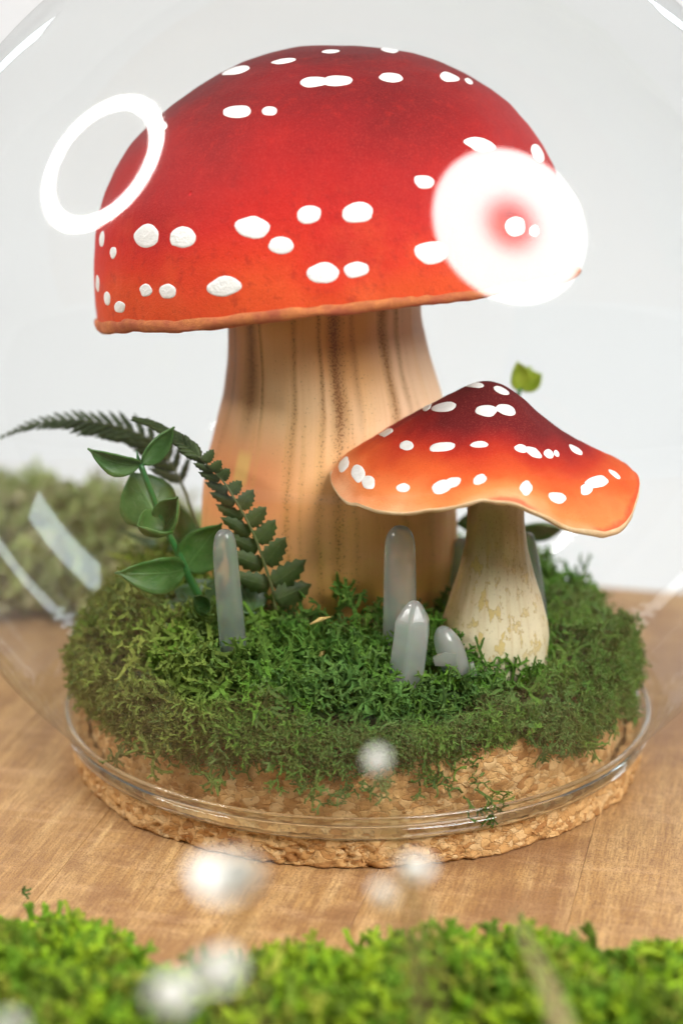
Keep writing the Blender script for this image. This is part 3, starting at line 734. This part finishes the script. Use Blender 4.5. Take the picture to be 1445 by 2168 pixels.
for k in range(1350):     # over the rim and down the side of the plug
    th = random.uniform(0, 2*PI)
    if random.random() < .65: th = random.uniform(PI*.97, 2.03*PI)
    deg = math.degrees(th) % 360; zl = interp(deg, zlow_t) + nz((math.cos(th)*5, math.sin(th)*5, 0))*.22
    z = random.uniform(zl, 2.55); r = 5.52 + .10*math.sin((z - zl)/(2.6 - zl)*PI)
    x, y = r*math.cos(th), r*math.sin(th)
    nrm = Vector((math.cos(th), math.sin(th), random.uniform(-.1, .6) + (z - 1.8)*.6)) + Vector((random.gauss(0, .25), random.gauss(0, .25), random.gauss(0, .2)))
    left = (-x - 1.5)/3 + random.gauss(0, .3); var = random.choice(coarse if left > .35 else (mid if random.random() < .5 else finev))
    items.append((var, (x*.985, y*.985, z), nrm.normalized(), random.uniform(.6, .95)*(.6 if z < zl + .3 else .9), mcol(x, y)))
# single strands that stand out
items.append((coarse[0], P(722, 1285, -2.2), (.3, -.1, 1), 1.3, (.09, .22, .03)))
items.append((coarse[1], P(765, 1305, -2.5), (.5, -.2, .9), 1.1, (.08, .22, .03)))
items.append((coarse[2], P(310, 1275, -2.2), (-.1, -.1, 1), 1.25, (.20, .25, .05)))
items.append((mid[4], P(1335, 1362, -1.2), (1, -.2, .15), 1.1, (.08, .15, .03)))
nr, ns = 30, 90; bv = [(0, 0, mound_z(0, 0) - .25)]; bf = []
for i in range(1, nr+1):
    for j in range(ns):
        th = 2*PI*j/ns; r = min(5.5*i/(nr-4), 5.5) + (.12 if i > nr-4 else 0); x, y = r*math.cos(th), r*math.sin(th); z = max(mound_z(x, y) - .25, 2.05)
        if i > nr - 4:
            zl = interp(math.degrees(th) % 360, zlow_t) + .15; zl = 2.2; z = 2.3 + (zl - 2.3)*(i - nr + 4)/4 if zl < 2.3 else 2.3
        bv.append((x, y, z))
for j in range(ns): bf.append((0, 1+j, 1+(j+1) % ns))
for i in range(nr-1):
    for j in range(ns):
        j2 = (j+1) % ns; a, b, c, d = 1+i*ns+j, 1+(i+1)*ns+j, 1+(i+1)*ns+j2, 1+i*ns+j2; bf += [(a, b, c), (a, c, d)]
moss_obj('moss_bed', items, 'green reindeer moss covering the cork inside the globe', 'moss', base=(bv, bf, (.010, .026, .008)))  # base sheet nearly black: shade of the gaps put into its colour

def clump(name, region, n, zf, vars_, cols, label, s=(.8, 1.3)):
    it = []
    for _ in range(n):
        x, y = region(); z = zf(x, y)
        if z is None: continue
        nrm = Vector((random.gauss(0, .5), random.gauss(0, .5), 1)).normalized(); c = np.array(random.choice(cols))*random.uniform(.75, 1.25)
        it.append((random.choice(vars_), (x, y, z), nrm, random.uniform(*s), c))
    return moss_obj(name, it, label, 'moss')
def reg(x0, x1, y0, y1): return lambda: (random.uniform(x0, x1), random.uniform(y0, y1))
def front_z(x, y):
    edge = -9.75 + nz((x*.6, 0, 5))*.5 - .95*math.exp(-((x + 3.0)/1.0)**2) + .5*math.exp(-((x - 2.2)/.7)**2) + 1.2/(1 + math.exp((x + 4.3)*3.5))
    d = edge - y
    if d < 0: return None
    h = min(.9, .12 + d*.45) * (1 + nz((x*.9, y*.9, 2))*.8 + nz((x*2.2, y*2.2, 6))*.5)
    return max(0.02, random.uniform(max(0, h - .35), h))
clump('moss_clump', lambda: (random.uniform(-6.5, 6.5), random.uniform(-13.0, -7.8)) if random.random() < .72 else (random.uniform(-12, 12), random.uniform(-26, -13)), 3600, front_z, softv, [(.25, .42, .010), (.32, .46, .015), (.15, .31, .012), (.27, .30, .03), (.10, .22, .008), (.12, .20, .01)],  # far tufts run on out of view, added to dim the glass reflection
      'bright lime green moss along the bottom of the photo', (.8, 1.2))
def back_z(x, y):
    h = 1.8*math.exp(-((x + 10.0)/5.2)**4 * .5)*math.exp(-((y - 10.5)/3.4)**4) + nz((x*.5, y*.5, 1))*.9 + nz((x*1.3, y*1.3, 5))*.5
    h *= 1 if x < -5 else max(0, 1 - (x + 5)/4.2)*.9 + .1
    return random.uniform(max(0, h - 1.0), max(.1, h))
bk = clump('moss_clump', reg(-17, -.8, 7.2, 13.5), 2300, back_z, softv, [(.58, .68, .28), (.45, .56, .22), (.66, .70, .36), (.34, .42, .18), (.54, .52, .32)],  # paler than the moss itself: veil of the glass put into these colours
      'blurred olive moss heap behind the globe at the left', (1.0, 1.6))
# a loose crumb of moss
moss_obj('moss_crumb', [(softv[1], P(50, 1888, -7.3), (1, .2, .0), .34, (.06, .12, .03))], 'tiny dark moss crumb lying alone on the wood', 'moss').pop('kind', None)

# ------------------------------------------------------------------ crystals
def crystal(label, pts, Y, mat, seg=8, facet=0, tip=.0, flat=1.0, tilt_y=0.0, tipoff=0, dz=0):
    """pts: (py, left px, right px) from the top down"""
    rows = []
    for (y, l, r) in pts:
        a, b = P(l, y, Y + tilt_y*(pts[-1][0] - y)/200), P(r, y, Y + tilt_y*(pts[-1][0] - y)/200); rows.append(((a + b)/2, (b - a).length/2))
    V, F = [], []; n = len(rows)
    for (c, r) in rows:
        for k in range(seg):
            th = 2*PI*(k + .35)/seg; rr = r*(1 if seg > 8 else 1.03)
            V.append(c + Vector((rr*math.cos(th), rr*flat*math.sin(th), 0)))
    for i in range(n-1):
        for k in range(seg): F.append((i*seg+k, (i+1)*seg+k, (i+1)*seg+(k+1) % seg, i*seg+(k+1) % seg))
    F.append(tuple(range(seg))); F.append(tuple((n-1)*seg+k for k in range(seg))[::-1])
    o = mk('crystal', V, F, mat, org=rows[-1][0], smooth=not facet); tag(o, label, 'crystal', 'frosted crystals standing in the moss')
    if facet:
        m = o.modifiers.new('bevel', 'BEVEL'); m.width = .0006*facet; m.segments = 2; m.limit_method = 'ANGLE'; m.angle_limit = math.radians(14)
    else:
        m = o.modifiers.new('sub', 'SUBSURF'); m.levels = 2; m.render_levels = 2
    return o
cg = m_crystal('frosted_grey_crystal', (.74, .82, .80), .17, .86, 1); cw = m_crystal('frosted_white_crystal', (.86, .98, .92), .10, .74, 2); cb = m_crystal('clear_crystal', (.86, .96, .91), .18, .82, 3)
crystal('smoky grey rod-shaped crystal overlapping the fern at the left', [(1121, 466, 484), (1126, 458, 493), (1138, 452, 499), (1156, 448, 503), (1200, 450, 508), (1300, 457, 518), (1390, 465, 526), (1425, 467, 528)], -3.35, cg, 10)
crystal('tallest clear rod-shaped crystal before the big stem', [(1113, 836, 856), (1119, 826, 868), (1132, 815, 877), (1155, 810, 882), (1220, 809, 883), (1300, 808, 884), (1360, 806, 884), (1390, 806, 884)], -2.9, cb, 8)
crystal('pointed milky faceted crystal in front of the tall clear rod', [(1272, 868, 884), (1279, 858, 894), (1312, 833, 911), (1345, 830, 911), (1400, 822, 905), (1450, 815, 900)], -3.75, cw, 6, facet=1.0)
crystal('small rounded milky crystal at the foot of the small toadstool', [(1326, 930, 945), (1332, 921, 957), (1348, 915, 973), (1366, 915, 983), (1385, 922, 990), (1410, 930, 996), (1430, 935, 999)], -3.7, cw, 9)
crystal('slim grey crystal half hidden at the right of the small stem', [(1126, 1112, 1120), (1131, 1104, 1130), (1150, 1098, 1136), (1200, 1098, 1146), (1290, 1098, 1160), (1330, 1098, 1165)], -1.2, cg, 9)
crystal('pale crystal in the gap between the two stems', [(1138, 966, 990), (1146, 960, 1000), (1170, 955, 1006), (1215, 948, 1006), (1260, 944, 1006)], -.2, cw, 8)
def sliver(label, pts, Y, th):
    front = [P(x, y, Y) for x, y in pts]; back = [p + Vector((0, th, 0)) for p in front]; n = len(pts)
    F = [tuple(range(n)), tuple(range(n, 2*n))[::-1]] + [(i, i+n, (i+1) % n + n, (i+1) % n) for i in range(n)]
    o = mk('crystal_chip', front + back, F, cw, org=front[0], smooth=False); tag(o, label, 'crystal chip', 'crystal chips')
sliver('flat crystal chip lying against the small rounded crystal', [(916, 1394), (940, 1382), (966, 1384), (964, 1398), (958, 1412), (920, 1410)], -3.98, .10)
sliver('tiny crystal chip poking from the moss below the small stem', [(995, 1408), (1002, 1404), (1010, 1434), (997, 1432)], -4.0, .12)

# ------------------------------------------------------------------ fern fronds
def leaflet(parent, b, t, wpx, depthB, depthT, mat, nst=11, curl=0.0, bow=0.0):
    b2, t2 = Vector((b[0], b[1])), Vector((t[0], t[1])); ax = t2 - b2; L = ax.length
    if L < 2: return
    ax /= L; pr_ = Vector((-ax.y, ax.x)); V, F, UVs = [], [], []
    for i in range(nst):
        s = i/(nst-1); wd = wpx*1.18*(.62 + .38*min(1, s*4))*(1 - s**2.6)**.75 if s < 1 else .6; Yc = depthB + (depthT - depthB)*s
        c = b2 + ax*(L*s) + pr_*(bow*math.sin(PI*s)*L*.12)
        for side, uvy in ((1, 1), (0, .5), (-1, 0)):
            tooth = (.84 if i % 2 else 1.12) if side else 0
            push = ax*(L/nst*.35 if side and i % 2 == 0 else 0)
            q = c + pr_*(side*wd*.5*tooth) + push
            V.append(P(q.x, q.y, Yc + (abs(side)*curl*wd/100))); UVs.append((s, uvy))
    for i in range(nst-1):
        for k in range(2): a = i*3+k; F.append((a, a+1, a+4, a+3))
    mk('leaflet', V, F, mat, parent, uv=UVs, solid=.012)
def frond(label, path, Ys, leaves, auto, mat, stem_r, group='fern fronds'):
    root = P(path[-1][0], path[-1][1], Ys[-1]); t = empty('fern_frond', root, label, 'fern', group)
    pp = [P(x, y, Y) for (x, y), Y in zip(path, Ys)]; cc = catmull(pp, 6)
    V, F = tube(cc, lambda s: stem_r*(.25 + .75*s), 6); mk('stalk', V, F, M['ferns'], t)
    for (b, tp, wd, dY) in leaves: leaflet(t, b, tp, wd*(1.18 if tp[0] > b[0] else 1.0), dY, dY + random.uniform(-.12, .12), mat, bow=random.uniform(-.3, .3), curl=0)
    # small leaflets towards the tip, following the stalk
    if auto:
        fp = catmull([Vector((x, y, Y)) for (x, y), Y in zip(path, Ys)], 30); d = [0]
        for a, b in zip(fp[:-1], fp[1:]): d.append(d[-1] + (Vector((b.x - a.x, b.y - a.y))).length)
        s = auto['s0']
        while s < auto['s1']:
            i = min(range(len(d)), key=lambda q: abs(d[q] - s)); p = fp[i]; q = fp[min(i+3, len(fp)-1)]; tn = Vector((p.x - q.x, p.y - q.y)).normalized()
            f = (s - auto['s0'])/(auto['s1'] - auto['s0']); Lf = auto['l'](f); ang = auto['a'](f)
            for sd in (-1, 1):
                an = sd*ang + random.uniform(-.05, .05); dv = Vector((tn.x*math.cos(an) - tn.y*math.sin(an), tn.x*math.sin(an) + tn.y*math.cos(an)))
                L2 = Lf*auto.get('side', {}).get(sd, 1)*random.uniform(.92, 1.08)
                leaflet(t, (p.x, p.y), (p.x + dv.x*L2, p.y + dv.y*L2), L2*auto.get('w', .42), p.z, p.z + auto.get('dy', .25)*sd, mat, nst=9, curl=.6)
            s += auto['g'](f)
front = [((432,977),(452,952),18,-2.5),((450,998),(468,975),19,-2.5),((466,1014),(486,993),20,-2.5),((486,1042),(511,1019),23,-2.5),((508,1076),(536,1037),27,-2.5),((526,1110),(563,1074),29,-2.5),((543,1147),(582,1101),32,-2.5),((562,1195),(604,1138),35,-2.5),((575,1238),(646,1186),38,-2.5),((583,1270),(657,1238),40,-2.55),
         ((436,980),(401,963),14,-2.4),((452,999),(410,981),15,-2.4),((466,1016),(421,1000),17,-2.4),((482,1042),(435,1022),19,-2.4),((497,1068),(445,1043),22,-2.4),((514,1098),(458,1068),24,-2.4),((530,1132),(468,1096),27,-2.4),((546,1165),(474,1132),31,-2.4),((558,1200),(478,1168),34,-2.4),((572,1240),(492,1216),38,-2.4)]
frond('dark serrated fern frond arching in front of the big stem', [(283,887),(330,903),(378,933),(410,958),(432,977),(472,1018),(500,1062),(523,1102),(544,1148),(561,1198),(576,1245),(584,1290)],
      [-1.2,-1.6,-2.0,-2.3,-2.45,-2.5,-2.5,-2.5,-2.5,-2.5,-2.5,-2.5], front, dict(s0=10, s1=168, l=lambda f: 16 + 20*f, a=lambda f: .24 + .3*f, g=lambda f: 8.5 + 4*f, w=.44, side={1: 1.0, -1: .95}, dy=.1), M['fern'], .035)
frond('dark fern frond reaching out of the left side of the photo', [(-40,950),(20,917),(80,896),(150,889),(215,897),(270,910),(318,932),(355,972),(385,1025),(408,1085),(430,1150),(450,1230)],
      [.6,.6,.6,.6,.6,.6,.5,.4,.3,.1,-.2,-.6], [], dict(s0=60, s1=500, l=lambda f: 16 + 76*min(1, f*1.3)**.9, a=lambda f: .36 + .42*f, g=lambda f: 15 + 13*f, w=.23, side={1: .62, -1: .85}, dy=.5), M['fern'], .04)

# ------------------------------------------------------------------ waxy leaved sprigs
def leaf(parent, b, t, wd, mat, cup=.25, droop=.1, roll=0.0, name='leaf', ns=14, nw=8):
    b, t = Vector(b), Vector(t); ax = t - b; L = ax.length; ax /= L
    view = (b - CAM).normalized(); side = ax.cross(view).normalized(); side = Matrix.Rotation(roll, 3, ax) @ side; nrm = side.cross(ax).normalized()
    V, F, UVs = [], [], []
    for i in range(ns+1):
        s = i/ns; w_ = wd*.5*(math.sin(PI*min(s*1.06, 1)**.85)**.72 if 0 < s < .94 else (.10 if s == 0 else .05*(1 - s)/.06 + .015))
        if s >= .86: w_ = min(w_, wd*.5*(.62*(1 - s)/.14 + .03)) if s < .97 else wd*.012
        for j in range(nw+1):
            f = j/nw*2 - 1; ww = w_*(1 + .05*nz((s*22, f*2, wd*9)) if abs(f) == 1 else 1)
            p = b + ax*(L*s) + side*(ww*f) + nrm*(-cup*wd*(f*f)*(w_/(wd*.5)) + droop*L*math.sin(PI*s)) + nrm*(.02*nz((s*4, f*3, wd*7)))
            V.append(p); UVs.append((s, j/nw))
    for i in range(ns):
        for j in range(nw): a = i*(nw+1)+j; F.append((a, a+1, a+nw+2, a+nw+1))
    return mk(name, V, F, mat, parent, uv=UVs, solid=.035)
px = .0097
sp = empty('leafy_sprig', P(440, 1290, -1.9), 'green waxy leaved sprig standing left of the big stem', 'plant', 'plastic leafy sprigs')
node3, node2, node1 = P(297, 982, -2.3), P(350, 1118, -2.2), P(392, 1205, -2.1)
V, F = tube(catmull([P(446, 1310, -1.9), P(425, 1270, -2.0), node1, P(370, 1155, -2.15), node2, P(325, 1055, -2.25), node3], 6), lambda s: .088 - .03*s, 8); mk('stalk', V, F, M['stalk'], sp)
V, F = tube([P(297, 985, -2.3), P(292, 968, -2.3), P(289, 953, -2.3)], lambda s: .055*(1.05 - s), 6); mk('bud', V, F, M['stalk'], sp)
leaf(sp, P(300, 982, -2.3), P(186, 950, -2.6), 50*px, M['euc'], .30, -.16, -.55)
leaf(sp, P(300, 982, -2.3), P(369, 904, -2.2), 46*px, M['euc'], .5, .12, .6)
leaf(sp, P(345, 1110, -2.0), P(277, 996, -1.7), 118*px, M['euc'], -.14, .10, .15)
leaf(sp, P(352, 1122, -2.3), P(291, 1112, -2.95), 72*px, M['euc'], .5, .2, 1.0)
leaf(sp, P(348, 1122, -2.25), P(376, 1052, -2.6), 62*px, M['euc'], .5, .15, -.6)
leaf(sp, P(392, 1205, -2.1), P(243, 1213, -3.0), 76*px, M['euc'], .22, -.10, -.35)
leaf(sp, P(392, 1207, -2.05), P(470, 1108, -2.3), 88*px, M['euc'], .24, .1, .2)
leaf(sp, P(425, 1275, -1.9), P(352, 1262, -1.2), 70*px, M['eucdark'], .2, .1, .3)
leaf(sp, P(430, 1285, -1.9), P(520, 1240, -1.4), 80*px, M['eucdark'], .2, .1, -.4)
leaf(sp, P(425, 1280, -1.7), P(415, 1225, -1.0), 90*px, M['eucdark'], .2, .1, -.1)
leaf(sp, P(440, 1295, -2.6), P(410, 1262, -3.2), 34*px, M['eucdark'], .3, .1, .3)
leaf(sp, P(540, 1300, -2.4), P(505, 1225, -1.9), 80*px, M['eucdark'], .2, .1, .3)
s2 = empty('leafy_sprig', P(1085, 1230, 1.2), 'waxy leaved sprig hidden behind the small toadstool with only leaf tips showing', 'plant', 'plastic leafy sprigs')
V, F = tube(catmull([P(1075, 1260, 1.2), P(1085, 1100, 1.3), P(1085, 960, 1.6), P(1088, 870, 1.9), P(1100, 822, 2.1)], 6), lambda s: .08 - .035*s, 8); mk('stalk', V, F, M['stalk'], s2)
leaf(s2, P(1082, 1130, 1.3), P(1196, 1118, .8), 72*px, M['euc'], .3, .12, 1.05)
leaf(s2, P(1082, 1110, 1.3), P(960, 1108, 1.1), 74*px, M['euc'], .3, .1, .5)
leaf(s2, P(1086, 940, 1.7), P(1166, 897, 1.9), 30*px, M['lime'], .3, .1, 1.2)
leaf(s2, P(1100, 824, 2.1), P(1094, 766, 2.0), 50*px, M['lime'], .35, .1, .5)
leaf(s2, P(1100, 824, 2.1), P(1146, 792, 2.2), 52*px, M['lime'], .4, .1, -.3)
leaf(s2, P(1100, 826, 2.1), P(1122, 776, 2.6), 56*px, M['lime'], .35, .1, .1)
# a third, blurred sprig of long pale leaves further back
s3 = empty('leafy_sprig', P(430, 1240, 1.6), 'pale long leaved sprig low between the back fern and big stem', 'plant', 'plastic leafy sprigs')
V, F = tube(catmull([P(432, 1260, 1.6), P(415, 1200, 1.7), P(395, 1150, 1.8)], 5), .06, 7); mk('stalk', V, F, M['stalk'], s3)
leaf(s3, P(400, 1165, 1.8), P(372, 1060, 2.3), 66*px, M['euc'], .2, .1, .3)
leaf(s3, P(400, 1165, 1.8), P(255, 1120, 2.6), 30*px, M['eucdark'], .3, .1, .9)
leaf(s3, P(400, 1175, 1.8), P(225, 1170, 2.4), 20*px, M['lime'], .3, .12, .9)
leaf(s3, P(400, 1180, 1.8), P(440, 1110, 2.2), 50*px, M['euc'], .3, .1, -.5)

# straws and glue drops
for (a, b, lb) in (((656, 1322), (700, 1306), 'short yellow straw lying in the moss at the foot of the big stem'), ((672, 1395), (690, 1378), 'dry brown sliver in the moss below the yellow straw')):
    V, F = tube([P(*a, -3.3), P((a[0]+b[0])/2, (a[1]+b[1])/2 - 3, -3.25), P(*b, -3.1)], lambda s: .045*(1 - abs(2*s - 1)*.7), 6); tag(mk('straw', V, F, M['straw'], org=P(*a, -3.3)), lb, 'straw')

# ------------------------------------------------------------------ glass globe
globe = empty('glass_globe', (0, 0, .62), 'large clear glass globe standing over the toadstools on the cork', 'glass globe')
GR, GZ = 9.2, 8.0
a0 = math.asin(5.98/GR); prof = [(max(GR*math.sin(a), .001), GZ - GR*math.cos(a)) for a in np.linspace(a0, PI, 120)]
prof = [(5.93, .74), (5.92, .82), (5.93, .9)] + [(r_, z_) for r_, z_ in prof[1:] if z_ > 3.2][0:0] + \
    [(GR*math.sin(a) + .014*math.sin((GZ - GR*math.cos(a))*38)*math.exp(-((GZ - GR*math.cos(a)) - .9)/.45), GZ - GR*math.cos(a)) for a in np.linspace(a0 + .004, a0 + .16, 60)] + \
    [(max(GR*math.sin(a), .001), GZ - GR*math.cos(a)) for a in np.linspace(a0 + .17, PI, 110)]
V, F = revolve(prof, 220); mk('wall', V, F, M['shell'], globe)
prof = [(5.94 + .10*math.cos(a), .755 + .125*math.sin(a)) for a in np.linspace(0, 2*PI, 20)[:-1]]
V, F = revolve(prof, 240, close=True); mk('lip', V, F, M['glass'], globe)
prof = [(5.99 + .05*math.cos(a), 1.0 + .09*math.sin(a)) for a in np.linspace(0, 2*PI, 14)[:-1]]
V, F = revolve(prof, 240, close=True); mk('neck_bead', V, F, M['glass'], globe)

# ------------------------------------------------------------------ baby's breath in the foreground
def flower(pxy, Y, size, lab, stem_to):
    c = P(*pxy, Y); t = empty('white_flower', c, lab, 'flower', 'blurred white flowers in the foreground'); ax = Vector((0, -.5, .85)).normalized(); q = ax.to_track_quat('Z', 'Y').to_matrix()
    for ring, (n, el, L) in enumerate(((8, .15, 1.0), (7, .6, .95), (6, .95, .85), (5, 1.3, .7))):
        jit = Vector((random.uniform(-.14, .14), random.uniform(-.14, .14), 0))*size
        for k in range(n):
            az = 2*PI*k/n + ring*.4 + random.uniform(-.1, .1); V, F = [], []; L2 = L*random.uniform(.45, 1.25)
            for i in range(5):
                s = i/4; wd = size*.36*math.sin(PI*min(1, s*.8 + .12))
                for f in (-1, 0, 1):
                    e2 = el + s*.35; r = size*.5*L2*s
                    p = Vector((math.cos(az)*math.cos(e2)*r - math.sin(az)*wd*f, math.sin(az)*math.cos(e2)*r + math.cos(az)*wd*f, math.sin(e2)*r*.8 - abs(f)*wd*.15)); V.append(c + q @ (p + jit))
            F = [(i*3+k2, i*3+k2+1, i*3+k2+4, i*3+k2+3) for i in range(4) for k2 in range(2)]; mk('petal', V, F, M['petal'], t)
    e = P(*stem_to, Y + 1); V, F = tube(catmull([c, c.lerp(e, .5) + Vector((.1, 0, .05)), e], 6), .03, 5); mk('stem', V, F, M['tan'], t)
flower((801, 1612), -17.2, .26, 'small blurred pinkish white bloom over the moss edge', (900, 2250))
flower((490, 1872), -20.5, .60, 'large blurred white bloom over the cork edge at the left', (560, 2400))
flower((874, 1842), -18.6, .34, 'blurred white bloom, upper of the pair right of centre', (930, 2260))
flower((816, 1896), -18.7, .27, 'blurred white bloom, lower of the pair right of centre', (900, 2280))
flower((450, 2060), -20.5, .54, 'blurred white bloom over the lime moss, brighter of the two touching blooms', (470, 2430))
flower((350, 2118), -21.0, .46, 'creamy blurred bloom at the lower left of its neighbour over the lime moss', (380, 2440))
flower((18, 2175), -20.6, .38, 'blurred bloom cut by the bottom left corner', (60, 2480))
V, F = tube(catmull([P(1085, 1930, -16), P(1130, 2030, -17.5), P(1165, 2110, -18.5), P(1215, 2260, -20)], 6), lambda s: .02 + .10*s, 7)
tag(mk('dry_stem', V, F, M['tan'], org=P(1085, 1930, -16)), 'blurred tan stem crossing the lime moss at the right', 'stem')
